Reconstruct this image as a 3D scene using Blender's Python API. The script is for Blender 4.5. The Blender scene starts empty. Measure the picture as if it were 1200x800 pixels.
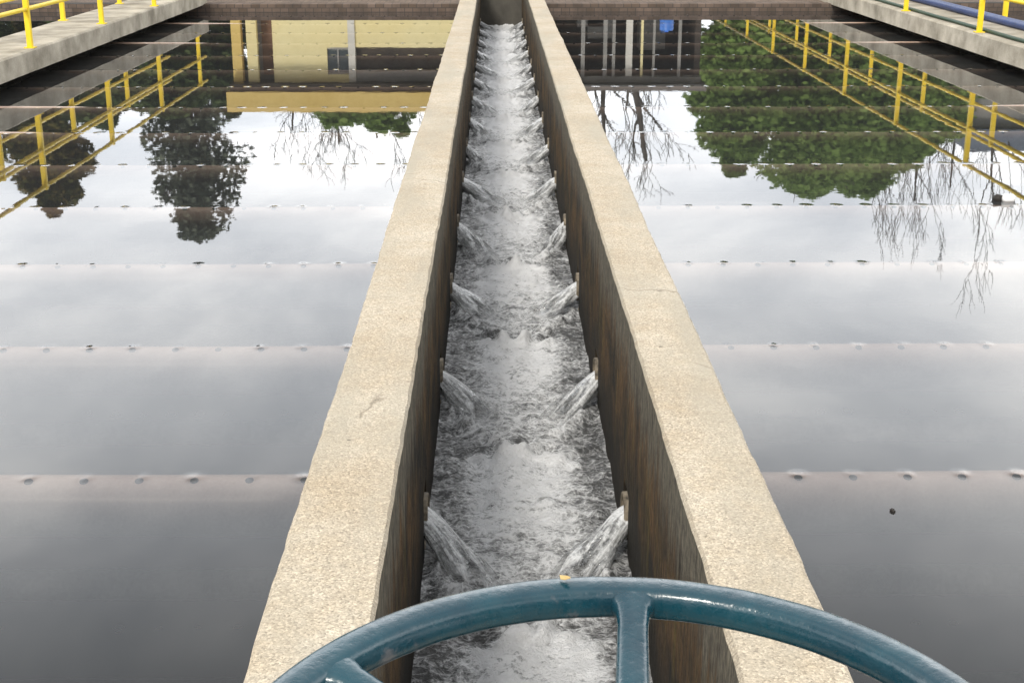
import bpy, bmesh, math, random
from mathutils import Vector, Matrix, noise
R = math.radians
PI = math.pi
random.seed(11)

scene = bpy.context.scene
COL = scene.collection

# ------------------------------------------------------------------ layout
CAM_H = 2.17
FPX = 1600.0
TH = math.atan(527 / FPX)
YAW = math.atan(20 / math.hypot(FPX, 527))
WALL_TOP = 0.62
LO, LI, RI, RO = -0.532, -0.280, 0.500, 0.745      # channel wall faces (x)
CH_Z = -0.255                                       # channel water level
FAR = 26.5                                          # far end of the tanks
NEAR = -0.6
P0, PS = 4.94, 1.606                                 # first lateral, spacing
LW0, LW1 = -5.50, -6.36                             # left walkway edges
RW0, RW1 = 6.36, 7.36                               # right walkway edges
SLAB_T, SLAB_B = 0.39, 0.135


def ray(px, py):
    d = Vector(((px - 600) / FPX, 0, 0)) - ((py - 400) / FPX) * Vector((0, math.sin(TH), math.cos(TH))) \
        + Vector((0, math.cos(TH), -math.sin(TH)))
    return Matrix.Rotation(-YAW, 3, 'Z') @ d


def mir(px, py, Y):
    """real place of what the still water shows mirrored at (px, py), standing at distance Y"""
    d = ray(px, py)
    t = Y / d.y
    return Vector((d.x * t, Y, -(CAM_H + d.z * t)))


def on_plane(px, py, z):
    d = ray(px, py)
    t = (z - CAM_H) / d.z
    return Vector((d.x * t, d.y * t, z))


# ------------------------------------------------------------------ helpers
def link(name, bm, mat, parent=None, smooth=False, loc=None):
    me = bpy.data.meshes.new(name)
    bm.normal_update()
    bm.to_mesh(me)
    bm.free()
    if smooth:
        for p in me.polygons:
            p.use_smooth = True
    o = bpy.data.objects.new(name, me)
    COL.objects.link(o)
    if mat:
        me.materials.append(mat)
    if parent:
        o.parent = parent
    if loc is not None:
        o.location = loc
    return o


def tag(o, label=None, cat=None, group=None, kind=None):
    if label:
        o['label'] = label
    if cat:
        o['category'] = cat
    if group:
        o['group'] = group
    if kind:
        o['kind'] = kind
    return o


def empty(name, loc=(0, 0, 0), rz=0):
    o = bpy.data.objects.new(name, None)
    COL.objects.link(o)
    o.location = loc
    o.rotation_euler = (0, 0, rz)
    return o


def copy_tree(o, parent=None):
    c = o.copy()
    COL.objects.link(c)
    if parent:
        c.parent = parent
    for ch in list(o.children):
        copy_tree(ch, c)
    return c


def box(bm, a, b, bev=0.0):
    vs = [bm.verts.new((x, y, z)) for x in (a[0], b[0]) for y in (a[1], b[1]) for z in (a[2], b[2])]
    idx = [(0, 1, 3, 2), (4, 6, 7, 5), (0, 4, 5, 1), (2, 3, 7, 6), (0, 2, 6, 4), (1, 5, 7, 3)]
    fs = [bm.faces.new([vs[i] for i in f]) for f in idx]
    bmesh.ops.recalc_face_normals(bm, faces=fs)
    if bev:
        es = list({e for f in fs for e in f.edges})
        bmesh.ops.bevel(bm, geom=es, offset=bev, segments=2, affect='EDGES', profile=0.5)


def tube(bm, pts, rads, n=8, caps=True):
    """sweep a circle along pts"""
    pts = [Vector(p) for p in pts]
    if not hasattr(rads, '__len__'):
        rads = [rads] * len(pts)
    rings = []
    ref = None
    for i, p in enumerate(pts):
        t = (pts[min(i + 1, len(pts) - 1)] - pts[max(i - 1, 0)]).normalized()
        if ref is None:
            ref = Vector((0, 0, 1)) if abs(t.z) < 0.9 else Vector((1, 0, 0))
        u = ref.cross(t).normalized()
        v = t.cross(u).normalized()
        ref = v
        rings.append([bm.verts.new(p + (u * math.cos(2 * PI * k / n) + v * math.sin(2 * PI * k / n)) * rads[i]) for k in range(n)])
    for a, b in zip(rings, rings[1:]):
        for k in range(n):
            bm.faces.new((a[k], a[(k + 1) % n], b[(k + 1) % n], b[k]))
    if caps:
        bm.faces.new(rings[0][::-1])
        bm.faces.new(rings[-1])
    return rings


# ------------------------------------------------------------------ materials
def mat(name):
    m = bpy.data.materials.new(name)
    m.use_nodes = True
    nt = m.node_tree
    nt.nodes.clear()
    out = nt.nodes.new('ShaderNodeOutputMaterial')
    return m, nt, out


def N(nt, typ, **kw):
    n = nt.nodes.new(typ)
    for k, v in kw.items():
        if k.startswith('i_'):
            key = k[2:]
            n.inputs[int(key) if key.isdigit() else key.replace('_', ' ')].default_value = v
        else:
            setattr(n, k, v)
    return n


def L(nt, a, b):
    nt.links.new(a, b)


def ramp(nt, fac, stops, interp='LINEAR'):
    r = nt.nodes.new('ShaderNodeValToRGB')
    r.color_ramp.interpolation = interp
    els = r.color_ramp.elements
    while len(els) < len(stops):
        els.new(0.5)
    for e, (p, c) in zip(els, stops):
        e.position = p
        e.color = (c, c, c, 1) if not hasattr(c, '__len__') else (*c, 1)
    L(nt, fac, r.inputs[0])
    return r.outputs[0]


def math_(nt, op, a, b=None, c=None):
    n = nt.nodes.new('ShaderNodeMath')
    n.operation = op
    for i, v in enumerate((a, b, c)):
        if v is None:
            continue
        if isinstance(v, (int, float)):
            n.inputs[i].default_value = v
        else:
            L(nt, v, n.inputs[i])
    return n.outputs[0]


def mixc(nt, fac, a, b, typ='MIX'):
    n = nt.nodes.new('ShaderNodeMix')
    n.data_type = 'RGBA'
    n.blend_type = typ
    for i, v in ((0, fac), (6, a), (7, b)):
        if isinstance(v, (int, float)):
            n.inputs[i].default_value = v
        elif isinstance(v, tuple):
            n.inputs[i].default_value = (*v, 1)
        else:
            L(nt, v, n.inputs[i])
    return n.outputs[2]


def coords(nt, scale=(1, 1, 1), obj=False):
    if obj:
        src = N(nt, 'ShaderNodeTexCoord').outputs['Object']
    else:
        src = N(nt, 'ShaderNodeNewGeometry').outputs['Position']
    mp = N(nt, 'ShaderNodeMapping')
    mp.inputs['Scale'].default_value = scale
    L(nt, src, mp.inputs['Vector'])
    return mp.outputs[0]


def noise_(nt, vec, scale, detail=4, rough=0.55, dist=0.0):
    n = N(nt, 'ShaderNodeTexNoise')
    n.inputs['Scale'].default_value = scale
    n.inputs['Detail'].default_value = detail
    n.inputs['Roughness'].default_value = rough
    n.inputs['Distortion'].default_value = dist
    L(nt, vec, n.inputs['Vector'])
    return n.outputs['Fac']


def bump(nt, h, strength, dist=0.01, normal=None):
    b = N(nt, 'ShaderNodeBump')
    b.inputs['Strength'].default_value = strength
    b.inputs['Distance'].default_value = dist
    L(nt, h, b.inputs['Height'])
    if normal is not None:
        L(nt, normal, b.inputs['Normal'])
    return b.outputs[0]


def principled(nt, out, col, rough=0.6, normal=None, spec=0.5, metal=0.0, coat=0.0):
    p = N(nt, 'ShaderNodeBsdfPrincipled')
    for key, v in (('Base Color', col), ('Roughness', rough)):
        if isinstance(v, tuple):
            p.inputs[key].default_value = (*v, 1)
        elif isinstance(v, (int, float)):
            p.inputs[key].default_value = v
        else:
            L(nt, v, p.inputs[key])
    p.inputs['Specular IOR Level'].default_value = spec
    p.inputs['Metallic'].default_value = metal
    p.inputs['Coat Weight'].default_value = coat
    p.inputs['Coat Roughness'].default_value = 0.15
    if normal is not None:
        L(nt, normal, p.inputs['Normal'])
    if out is not None:
        L(nt, p.outputs[0], out.inputs[0])
    return p


def m_mottled(name, c1, c2, scale=6, rough=0.7, bs=0.25, bd=0.01, spec=0.4, fine=90, stretch=(1, 1, 1)):
    m, nt, out = mat(name)
    v = coords(nt, stretch)
    a = noise_(nt, v, scale, 6, 0.6)
    f = noise_(nt, v, fine, 3, 0.6)
    k = math_(nt, 'ADD', math_(nt, 'MULTIPLY', a, 0.75), math_(nt, 'MULTIPLY', f, 0.25))
    c = mixc(nt, ramp(nt, k, [(0.35, 0.0), (0.65, 1.0)]), c1, c2)
    principled(nt, out, c, rough, bump(nt, k, bs, bd), spec)
    return m


def m_wall_concrete():
    """exposed aggregate concrete on top, algae and water stains on the upright faces over the water"""
    m, nt, out = mat('channel_concrete')
    v = coords(nt)
    big = noise_(nt, v, 1.6, 5, 0.6)
    mid = noise_(nt, v, 9, 5, 0.65)
    vor = N(nt, 'ShaderNodeTexVoronoi', feature='F1')
    vor.inputs['Scale'].default_value = 200
    L(nt, v, vor.inputs['Vector'])
    grit = noise_(nt, v, 170, 2, 0.7)
    sep = N(nt, 'ShaderNodeSeparateColor')
    L(nt, vor.outputs['Color'], sep.inputs[0])
    base = mixc(nt, ramp(nt, big, [(0.35, 0.0), (0.68, 1.0)]), (0.42, 0.35, 0.255), (0.51, 0.45, 0.355))
    base = mixc(nt, ramp(nt, mid, [(0.42, 0.0), (0.75, 0.4)]), base, (0.38, 0.285, 0.17))
    grains = ramp(nt, sep.outputs[0], [(0.0, 0.52), (0.2, 0.85), (0.75, 1.08), (1.0, 1.5)])
    base = mixc(nt, 0.8, base, grains, 'MULTIPLY')
    base = mixc(nt, 0.55, base, ramp(nt, grit, [(0.3, 0.68), (0.7, 1.25)]), 'MULTIPLY')
    # a few dark chips and hairline marks
    v2 = N(nt, 'ShaderNodeTexVoronoi', feature='F1')
    v2.inputs['Scale'].default_value = 4.3
    L(nt, v, v2.inputs['Vector'])
    chip = ramp(nt, v2.outputs['Distance'], [(0.024, 1.0), (0.036, 0.0)])
    base = mixc(nt, chip, base, (0.11, 0.09, 0.06))
    # a grey dirt film in long blotches
    film = noise_(nt, coords(nt, (2.2, 0.45, 1)), 1.5, 5, 0.6)
    base = mixc(nt, ramp(nt, film, [(0.46, 0.0), (0.66, 0.65)]), base, (0.36, 0.325, 0.255))
    # hairline cracks here and there
    wob = N(nt, 'ShaderNodeVectorMath', operation='MULTIPLY_ADD')
    wn = N(nt, 'ShaderNodeTexNoise')
    wn.inputs['Scale'].default_value = 7
    L(nt, v, wn.inputs['Vector'])
    L(nt, wn.outputs['Color'], wob.inputs[0])
    wob.inputs[1].default_value = (0.16, 0.16, 0.16)
    L(nt, v, wob.inputs[2])
    ck = N(nt, 'ShaderNodeTexVoronoi', feature='DISTANCE_TO_EDGE')
    ck.inputs['Scale'].default_value = 0.9
    L(nt, wob.outputs[0], ck.inputs['Vector'])
    ckm = math_(nt, 'MULTIPLY', ramp(nt, ck.outputs['Distance'], [(0.002, 1.0), (0.006, 0.0)]), ramp(nt, big, [(0.54, 0.0), (0.62, 0.6)]))
    base = mixc(nt, ckm, base, (0.10, 0.075, 0.045))
    # --- upright faces
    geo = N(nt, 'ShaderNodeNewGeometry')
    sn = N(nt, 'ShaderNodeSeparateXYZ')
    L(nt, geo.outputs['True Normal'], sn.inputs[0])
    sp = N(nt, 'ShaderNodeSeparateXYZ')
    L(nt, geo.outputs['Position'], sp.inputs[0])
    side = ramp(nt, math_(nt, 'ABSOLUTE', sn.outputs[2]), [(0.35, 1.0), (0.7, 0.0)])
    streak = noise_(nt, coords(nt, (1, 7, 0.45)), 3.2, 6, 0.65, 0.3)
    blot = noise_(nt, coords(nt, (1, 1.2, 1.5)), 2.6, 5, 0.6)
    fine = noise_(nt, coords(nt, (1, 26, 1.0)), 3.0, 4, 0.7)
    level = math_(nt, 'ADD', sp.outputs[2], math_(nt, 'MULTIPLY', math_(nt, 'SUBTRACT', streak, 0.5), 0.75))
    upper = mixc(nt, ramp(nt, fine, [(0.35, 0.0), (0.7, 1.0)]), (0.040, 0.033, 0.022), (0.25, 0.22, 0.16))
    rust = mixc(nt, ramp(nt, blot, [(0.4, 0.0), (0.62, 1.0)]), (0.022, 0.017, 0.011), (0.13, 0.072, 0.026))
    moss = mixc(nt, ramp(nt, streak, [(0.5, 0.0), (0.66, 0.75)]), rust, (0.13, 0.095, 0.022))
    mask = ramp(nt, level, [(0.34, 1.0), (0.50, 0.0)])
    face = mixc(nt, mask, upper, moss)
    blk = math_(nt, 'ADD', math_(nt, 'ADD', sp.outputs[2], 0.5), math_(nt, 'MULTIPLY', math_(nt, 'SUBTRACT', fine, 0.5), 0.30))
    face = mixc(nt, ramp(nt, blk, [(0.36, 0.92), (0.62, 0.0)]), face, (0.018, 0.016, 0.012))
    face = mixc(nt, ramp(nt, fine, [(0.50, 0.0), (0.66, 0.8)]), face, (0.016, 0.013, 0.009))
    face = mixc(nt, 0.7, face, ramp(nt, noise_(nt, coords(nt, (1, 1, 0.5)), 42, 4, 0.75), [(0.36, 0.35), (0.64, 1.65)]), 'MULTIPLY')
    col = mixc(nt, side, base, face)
    h = math_(nt, 'ADD', math_(nt, 'MULTIPLY', vor.outputs['Distance'], -0.6), math_(nt, 'MULTIPLY', grit, 0.6))
    nb = bump(nt, h, 0.55, 0.006)
    nb = bump(nt, mid, 0.35, 0.02, nb)
    nb = bump(nt, math_(nt, 'MULTIPLY', side, math_(nt, 'ADD', fine, streak)), 0.8, 0.03, nb)
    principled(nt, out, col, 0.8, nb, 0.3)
    return m


def m_tank_water():
    m, nt, out = mat('still_water')
    geo = N(nt, 'ShaderNodeNewGeometry')
    sp = N(nt, 'ShaderNodeSeparateXYZ')
    L(nt, geo.outputs['Position'], sp.inputs[0])
    # water welling over each drain hole of the pipes: shallow dimples
    fx = math_(nt, 'SUBTRACT', math_(nt, 'FRACT', math_(nt, 'DIVIDE', sp.outputs[0], HOLE_S)), 0.5)
    fy = math_(nt, 'SUBTRACT', math_(nt, 'FRACT', math_(nt, 'DIVIDE', math_(nt, 'SUBTRACT', sp.outputs[1], P0 - 0.03 - PS / 2), PS)), 0.5)
    dx = math_(nt, 'MULTIPLY', fx, HOLE_S)
    dy = math_(nt, 'MULTIPLY', fy, PS)
    wob = noise_(nt, coords(nt, (3.1, 1, 1)), 1.7, 2)
    r2 = math_(nt, 'ADD', math_(nt, 'MULTIPLY', dx, dx), math_(nt, 'MULTIPLY', dy, dy))
    dim = math_(nt, 'MULTIPLY', math_(nt, 'EXPONENT', math_(nt, 'MULTIPLY', r2, -1.0 / (0.030 ** 2))),
                ramp(nt, wob, [(0.42, 0.0), (0.62, 1.0)]))
    nb = bump(nt, dim, 1.0, 0.0038)
    rip = noise_(nt, coords(nt, (1, 1, 1)), 3.2, 3, 0.5)
    nb = bump(nt, rip, 1.0, 0.00028, nb)
    fr = N(nt, 'ShaderNodeFresnel')
    fr.inputs['IOR'].default_value = 1.36
    L(nt, nb, fr.inputs['Normal'])
    gl = N(nt, 'ShaderNodeBsdfGlossy')
    gl.inputs['Roughness'].default_value = 0.012
    gl.inputs['Color'].default_value = (1, 1, 1, 1)
    L(nt, nb, gl.inputs['Normal'])
    tr = N(nt, 'ShaderNodeBsdfTransparent')
    mx = N(nt, 'ShaderNodeMixShader')
    L(nt, fr.outputs[0], mx.inputs[0])
    df = N(nt, 'ShaderNodeBsdfDiffuse')               # suspended silt, thickened to paint a hazy veil over the reflections
    silt_veil = noise_(nt, coords(nt), 0.5, 4, 0.6)
    L(nt, mixc(nt, silt_veil, (0.125, 0.132, 0.135), (0.165, 0.170, 0.172)), df.inputs[0])
    body = N(nt, 'ShaderNodeMixShader')
    body.inputs[0].default_value = 0.17
    L(nt, tr.outputs[0], body.inputs[1])
    L(nt, df.outputs[0], body.inputs[2])
    L(nt, body.outputs[0], mx.inputs[1])
    L(nt, gl.outputs[0], mx.inputs[2])
    L(nt, mx.outputs[0], out.inputs['Surface'])
    va = N(nt, 'ShaderNodeVolumeAbsorption')
    va.inputs['Color'].default_value = (0.42, 0.36, 0.30, 1)
    va.inputs['Density'].default_value = 7.5
    L(nt, va.outputs[0], out.inputs['Volume'])
    return m


def m_foam_water(name, streak=(1, 1, 1), jet=False):
    m, nt, out = mat(name)
    att = N(nt, 'ShaderNodeAttribute', attribute_name='foam')
    v = coords(nt, streak)
    n1 = noise_(nt, v, 8, 7, 0.74, 0.9)
    n2 = noise_(nt, v, 46, 4, 0.7, 0.6)
    n3 = noise_(nt, v, 140, 3, 0.7)
    vo = N(nt, 'ShaderNodeTexVoronoi', feature='DISTANCE_TO_EDGE')
    vo.inputs['Scale'].default_value = 17
    wv = N(nt, 'ShaderNodeVectorMath', operation='MULTIPLY_ADD')
    nv = N(nt, 'ShaderNodeTexNoise')
    nv.inputs['Scale'].default_value = 13
    L(nt, v, nv.inputs['Vector'])
    L(nt, nv.outputs['Color'], wv.inputs[0])
    wv.inputs[1].default_value = (0.12, 0.12, 0.12)
    L(nt, v, wv.inputs[2])
    L(nt, wv.outputs[0], vo.inputs['Vector'])
    lace = ramp(nt, vo.outputs['Distance'], [(0.0, 1.0), (0.05, 0.45), (0.2, 0.0)])
    s = math_(nt, 'ADD', math_(nt, 'MULTIPLY', math_(nt, 'SUBTRACT', n1, 0.5), 2.9),
              math_(nt, 'MULTIPLY', math_(nt, 'SUBTRACT', n2, 0.5), 1.5))
    s = math_(nt, 'ADD', s, math_(nt, 'MULTIPLY', math_(nt, 'SUBTRACT', n3, 0.5), 0.7))
    s = math_(nt, 'ADD', s, math_(nt, 'MULTIPLY', lace, 0.42))
    f = math_(nt, 'ADD', att.outputs['Fac'], s)
    f = ramp(nt, f, [(0.08, 0.03), (0.46, 0.40), (0.90, 1.0)])
    h = math_(nt, 'ADD', math_(nt, 'MULTIPLY', n1, 0.55), math_(nt, 'MULTIPLY', n2, 0.35))
    h = math_(nt, 'ADD', h, math_(nt, 'MULTIPLY', n3, 0.12))
    nb = bump(nt, h, 1.0, 0.055 if not jet else 0.03)
    dark = principled(nt, None, (0.055, 0.056, 0.054), 0.08, nb, 0.5)
    white = principled(nt, None, (0.94, 0.945, 0.95), 0.28, nb, 0.7)
    mx = N(nt, 'ShaderNodeMixShader')
    L(nt, f, mx.inputs[0])
    L(nt, dark.outputs[0], mx.inputs[1])
    L(nt, white.outputs[0], mx.inputs[2])
    L(nt, mx.outputs[0], out.inputs[0])
    return m


def m_jet():
    m, nt, out = mat('jet_water')
    att = N(nt, 'ShaderNodeAttribute', attribute_name='foam')
    uv = N(nt, 'ShaderNodeUVMap', uv_map='flow')
    mp = N(nt, 'ShaderNodeMapping')
    mp.inputs['Scale'].default_value = (2.2, 15, 1)
    L(nt, uv.outputs[0], mp.inputs['Vector'])
    n1 = noise_(nt, mp.outputs[0], 1.0, 5, 0.65, 0.4)
    n2 = noise_(nt, coords(nt), 55, 3, 0.7)
    s = math_(nt, 'ADD', math_(nt, 'MULTIPLY', math_(nt, 'SUBTRACT', n1, 0.5), 3.2), math_(nt, 'MULTIPLY', math_(nt, 'SUBTRACT', n2, 0.5), 1.3))
    f = ramp(nt, math_(nt, 'ADD', att.outputs['Fac'], s), [(0.15, 0.0), (0.85, 1.0)])
    nb = bump(nt, math_(nt, 'ADD', n1, math_(nt, 'MULTIPLY', n2, 0.4)), 1.0, 0.02)
    white = principled(nt, None, (0.82, 0.83, 0.83), 0.3, nb, 0.6)
    gl = N(nt, 'ShaderNodeBsdfGlossy')
    gl.inputs['Roughness'].default_value = 0.06
    L(nt, nb, gl.inputs['Normal'])
    tr = N(nt, 'ShaderNodeBsdfTransparent')
    tr.inputs['Color'].default_value = (0.80, 0.81, 0.80, 1)
    fr = N(nt, 'ShaderNodeFresnel')
    fr.inputs['IOR'].default_value = 1.5
    L(nt, nb, fr.inputs['Normal'])
    w = N(nt, 'ShaderNodeMixShader')
    L(nt, math_(nt, 'ADD', fr.outputs[0], 0.12), w.inputs[0])
    L(nt, tr.outputs[0], w.inputs[1])
    L(nt, gl.outputs[0], w.inputs[2])
    mx = N(nt, 'ShaderNodeMixShader')
    L(nt, f, mx.inputs[0])
    L(nt, w.outputs[0], mx.inputs[1])
    L(nt, white.outputs[0], mx.inputs[2])
    # the sheet of water tears open towards its end
    su = N(nt, 'ShaderNodeSeparateXYZ')
    L(nt, uv.outputs[0], su.inputs[0])
    mp2 = N(nt, 'ShaderNodeMapping')
    mp2.inputs['Scale'].default_value = (5, 13, 1)
    L(nt, uv.outputs[0], mp2.inputs['Vector'])
    n3 = noise_(nt, mp2.outputs[0], 1.0, 4, 0.65, 0.6)
    gap = math_(nt, 'SUBTRACT', math_(nt, 'MULTIPLY', math_(nt, 'POWER', su.outputs[0], 1.0), 0.96), n3)
    gap = ramp(nt, math_(nt, 'ADD', gap, 0.5), [(0.40, 0.0), (0.62, 0.94)])
    hole = N(nt, 'ShaderNodeBsdfTransparent')
    m2 = N(nt, 'ShaderNodeMixShader')
    L(nt, gap, m2.inputs[0])
    L(nt, mx.outputs[0], m2.inputs[1])
    L(nt, hole.outputs[0], m2.inputs[2])
    L(nt, m2.outputs[0], out.inputs[0])
    return m


def m_paint(name, c1, c2, rough=0.35, worn=None, coat=0.0, obj=False, sc=14, bs=0.25):
    m, nt, out = mat(name)
    v = coords(nt, obj=obj)
    a = noise_(nt, v, sc, 5, 0.6)
    b = noise_(nt, v, sc * 7, 3, 0.6)
    c = mixc(nt, ramp(nt, a, [(0.35, 0.0), (0.65, 1.0)]), c1, c2)
    rg = ramp(nt, b, [(0.3, rough - 0.08), (0.7, rough + 0.14)])
    if worn:
        w = noise_(nt, v, sc * 0.8, 6, 0.7)
        wm = ramp(nt, w, [(0.64, 0.0), (0.70, 1.0)])
        c = mixc(nt, wm, c, worn)
    principled(nt, out, c, rg, bump(nt, math_(nt, 'ADD', a, math_(nt, 'MULTIPLY', b, 0.5)), bs, 0.006), 0.5, 0, coat)
    return m


def m_leaf(name, c1, c2, c3, trans=0.25):
    m, nt, out = mat(name)
    geo = N(nt, 'ShaderNodeNewGeometry')
    n = noise_(nt, coords(nt), 0.9, 3)
    k = math_(nt, 'ADD', math_(nt, 'MULTIPLY', geo.outputs['Random Per Island'], 0.5), math_(nt, 'MULTIPLY', n, 0.5))
    c = ramp(nt, k, [(0.25, c1), (0.5, c2), (0.75, c3)])
    d = N(nt, 'ShaderNodeBsdfDiffuse')
    L(nt, c, d.inputs[0])
    t = N(nt, 'ShaderNodeBsdfTranslucent')
    L(nt, c, t.inputs[0])
    mx = N(nt, 'ShaderNodeMixShader')
    mx.inputs[0].default_value = trans
    L(nt, d.outputs[0], mx.inputs[1])
    L(nt, t.outputs[0], mx.inputs[2])
    L(nt, mx.outputs[0], out.inputs[0])
    return m


def m_brick(name, c1, c2, mortar, sc=(1, 1, 1), rot=(0, 0, 0), scale=1.0):
    m, nt, out = mat(name)
    src = N(nt, 'ShaderNodeNewGeometry').outputs['Position']
    mp = N(nt, 'ShaderNodeMapping')
    mp.inputs['Rotation'].default_value = rot
    mp.inputs['Scale'].default_value = sc
    L(nt, src, mp.inputs['Vector'])
    b = N(nt, 'ShaderNodeTexBrick')
    b.inputs['Scale'].default_value = scale
    b.inputs['Color1'].default_value = (*c1, 1)
    b.inputs['Color2'].default_value = (*c2, 1)
    b.inputs['Mortar'].default_value = (*mortar, 1)
    b.inputs['Mortar Size'].default_value = 0.02
    b.inputs['Brick Width'].default_value = 0.5
    b.inputs['Row Height'].default_value = 0.25
    L(nt, mp.outputs[0], b.inputs['Vector'])
    n = noise_(nt, coords(nt), 2.2, 6, 0.65)
    c = mixc(nt, ramp(nt, n, [(0.4, 0.0), (0.7, 0.75)]), b.outputs['Color'], (0.05, 0.042, 0.036))
    principled(nt, out, c, 0.85, bump(nt, b.outputs['Fac'], -0.4, 0.01), 0.2)
    return m


HOLE_S = 0.215
M = {}
M['wall'] = m_wall_concrete()
M['water'] = m_tank_water()
M['foam'] = m_foam_water('rushing_water', (1.15, 1.5, 1.15))
M['jet'] = m_jet()
M['slab'] = m_mottled('walkway_concrete', (0.20, 0.175, 0.13), (0.52, 0.47, 0.38), 2.2, 0.85, 0.4, 0.02)
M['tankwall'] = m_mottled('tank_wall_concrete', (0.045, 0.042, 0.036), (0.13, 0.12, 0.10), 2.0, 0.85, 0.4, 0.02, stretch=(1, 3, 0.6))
M['sludge'] = m_mottled('tank_floor_sludge', (0.02, 0.017, 0.012), (0.035, 0.03, 0.022), 2.0, 0.9)
M['pipe'] = m_mottled('stained_pipe', (0.32, 0.20, 0.14), (0.50, 0.38, 0.30), 5.0, 0.32, 0.3, 0.006)
M['hole'] = m_mottled('dark_hole', (0.006, 0.006, 0.006), (0.012, 0.01, 0.009), 30, 0.9)
M['stub'] = m_mottled('weathered_stub', (0.03, 0.025, 0.018), (0.30, 0.25, 0.18), 28, 0.7, 0.4, 0.006)
M['teal'] = m_paint('teal_enamel', (0.002, 0.030, 0.047), (0.005, 0.050, 0.070), 0.27, (0.085, 0.095, 0.105), 0.35, False, 11, 0.45)
M['steel'] = m_mottled('grey_steel', (0.12, 0.12, 0.12), (0.22, 0.22, 0.22), 14, 0.45)
M['yellow'] = m_paint('yellow_rail_paint', (0.80, 0.55, 0.012), (0.86, 0.63, 0.02), 0.42, (0.30, 0.17, 0.05), 0, False, 7)
M['ground'] = m_mottled('earth_and_grass', (0.05, 0.055, 0.022), (0.11, 0.095, 0.05), 0.6, 0.95)
M['paving'] = m_brick('brick_paving', (0.15, 0.105, 0.08), (0.21, 0.155, 0.12), (0.07, 0.06, 0.05), (1, 1, 1), (0, 0, 0), 2.0)
M['brickwall'] = m_brick('dark_brick', (0.11, 0.08, 0.06), (0.17, 0.125, 0.10), (0.06, 0.055, 0.05), (1, 1, 1), (R(90), 0, 0), 3.2)
M['yellowwall'] = m_mottled('cream_yellow_render', (0.84, 0.72, 0.36), (0.87, 0.78, 0.45), 0.8, 0.85, 0.1)
M['yellowband'] = m_mottled('ochre_parapet', (0.68, 0.49, 0.15), (0.76, 0.57, 0.21), 0.8, 0.85, 0.1)
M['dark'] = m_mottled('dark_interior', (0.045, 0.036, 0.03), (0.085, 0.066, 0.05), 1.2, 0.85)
M['brownpaint'] = m_mottled('brown_door', (0.16, 0.085, 0.05), (0.22, 0.12, 0.075), 2.5, 0.6)
M['glass'] = m_paint('dark_window_glass', (0.03, 0.045, 0.05), (0.045, 0.06, 0.065), 0.12)
M['whitepaint'] = m_mottled('white_column', (0.62, 0.60, 0.54), (0.76, 0.74, 0.68), 2, 0.7)
M['greywall'] = m_mottled('grey_plaster', (0.22, 0.22, 0.21), (0.34, 0.33, 0.31), 1.2, 0.85)
M['fibre'] = m_mottled('fibre_cement_roof', (0.10, 0.10, 0.095), (0.19, 0.18, 0.17), 1.5, 0.9)
M['bluegrey'] = m_mottled('slate_blue_roof', (0.08, 0.10, 0.13), (0.13, 0.155, 0.19), 1.0, 0.7)
M['blue'] = m_paint('blue_plastic', (0.03, 0.14, 0.50), (0.04, 0.19, 0.62), 0.4)
M['navy'] = m_paint('navy_pipe_paint', (0.012, 0.035, 0.13), (0.02, 0.05, 0.18), 0.4)
M['hose'] = m_mottled('dark_green_hose', (0.008, 0.03, 0.016), (0.015, 0.05, 0.025), 20, 0.5)
M['bark'] = m_mottled('grey_bark', (0.06, 0.052, 0.045), (0.13, 0.115, 0.10), 6, 0.9, 0.5, 0.02)
M['darkleaf'] = m_leaf('dark_conifer_leaf', (0.09, 0.11, 0.08), (0.15, 0.175, 0.13), (0.22, 0.245, 0.185))
M['olive'] = m_leaf('olive_leaf', (0.055, 0.065, 0.022), (0.13, 0.125, 0.042), (0.25, 0.185, 0.06))
M['green'] = m_leaf('fresh_green_leaf', (0.17, 0.26, 0.07), (0.24, 0.35, 0.095), (0.31, 0.42, 0.13), 0.45)
M['deep'] = m_leaf('deep_green_leaf', (0.040, 0.060, 0.026), (0.080, 0.115, 0.046), (0.12, 0.155, 0.065))
M['dryleaf'] = m_mottled('dry_leaf', (0.50, 0.34, 0.12), (0.66, 0.50, 0.22), 60, 0.7)
M['debris'] = m_mottled('black_debris', (0.015, 0.012, 0.01), (0.03, 0.025, 0.02), 60, 0.7)
M['foamwhite'] = m_mottled('white_plastic', (0.75, 0.75, 0.75), (0.8, 0.8, 0.8), 30, 0.5)


# ------------------------------------------------------------------ ground and tanks' beds
def sheet(name, quads, m, kind='structure'):
    bm = bmesh.new()
    for q in quads:
        bm.faces.new([bm.verts.new(p) for p in q])
    bmesh.ops.recalc_face_normals(bm, faces=bm.faces[:])
    o = link(name, bm, m)
    o['kind'] = kind
    return o


def rect(x0, y0, x1, y1, z):
    return [(x0, y0, z), (x1, y0, z), (x1, y1, z), (x0, y1, z)]


BIG = 900
GX0, GX1, GY0, GY1 = -13.0, 14.0, -3.0, FAR + 0.35
sheet('ground', [rect(-BIG, GY1, BIG, BIG, 0.08), rect(-BIG, -BIG, BIG, GY0, 0.08), rect(-BIG, GY0, GX0, GY1, 0.08), rect(GX1, GY0, BIG, GY1, 0.08)], M['ground'])
sheet('paving', [rect(-26, FAR + 0.36, 30, 34.2, 0.13)], M['paving'])
sheet('tank_bed', [rect(GX0 + .1, GY0 + .1, GX1 - .1, GY1 - .05, -1.9)], M['sludge'])


def water_body(name, x0, x1, y0, y1, z=0.0, depth=1.6):
    bm = bmesh.new()
    box(bm, (x0, y0, z - depth), (x1, y1, z))
    o = link(name, bm, M['water'])
    o['kind'] = 'structure'
    return o


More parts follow.
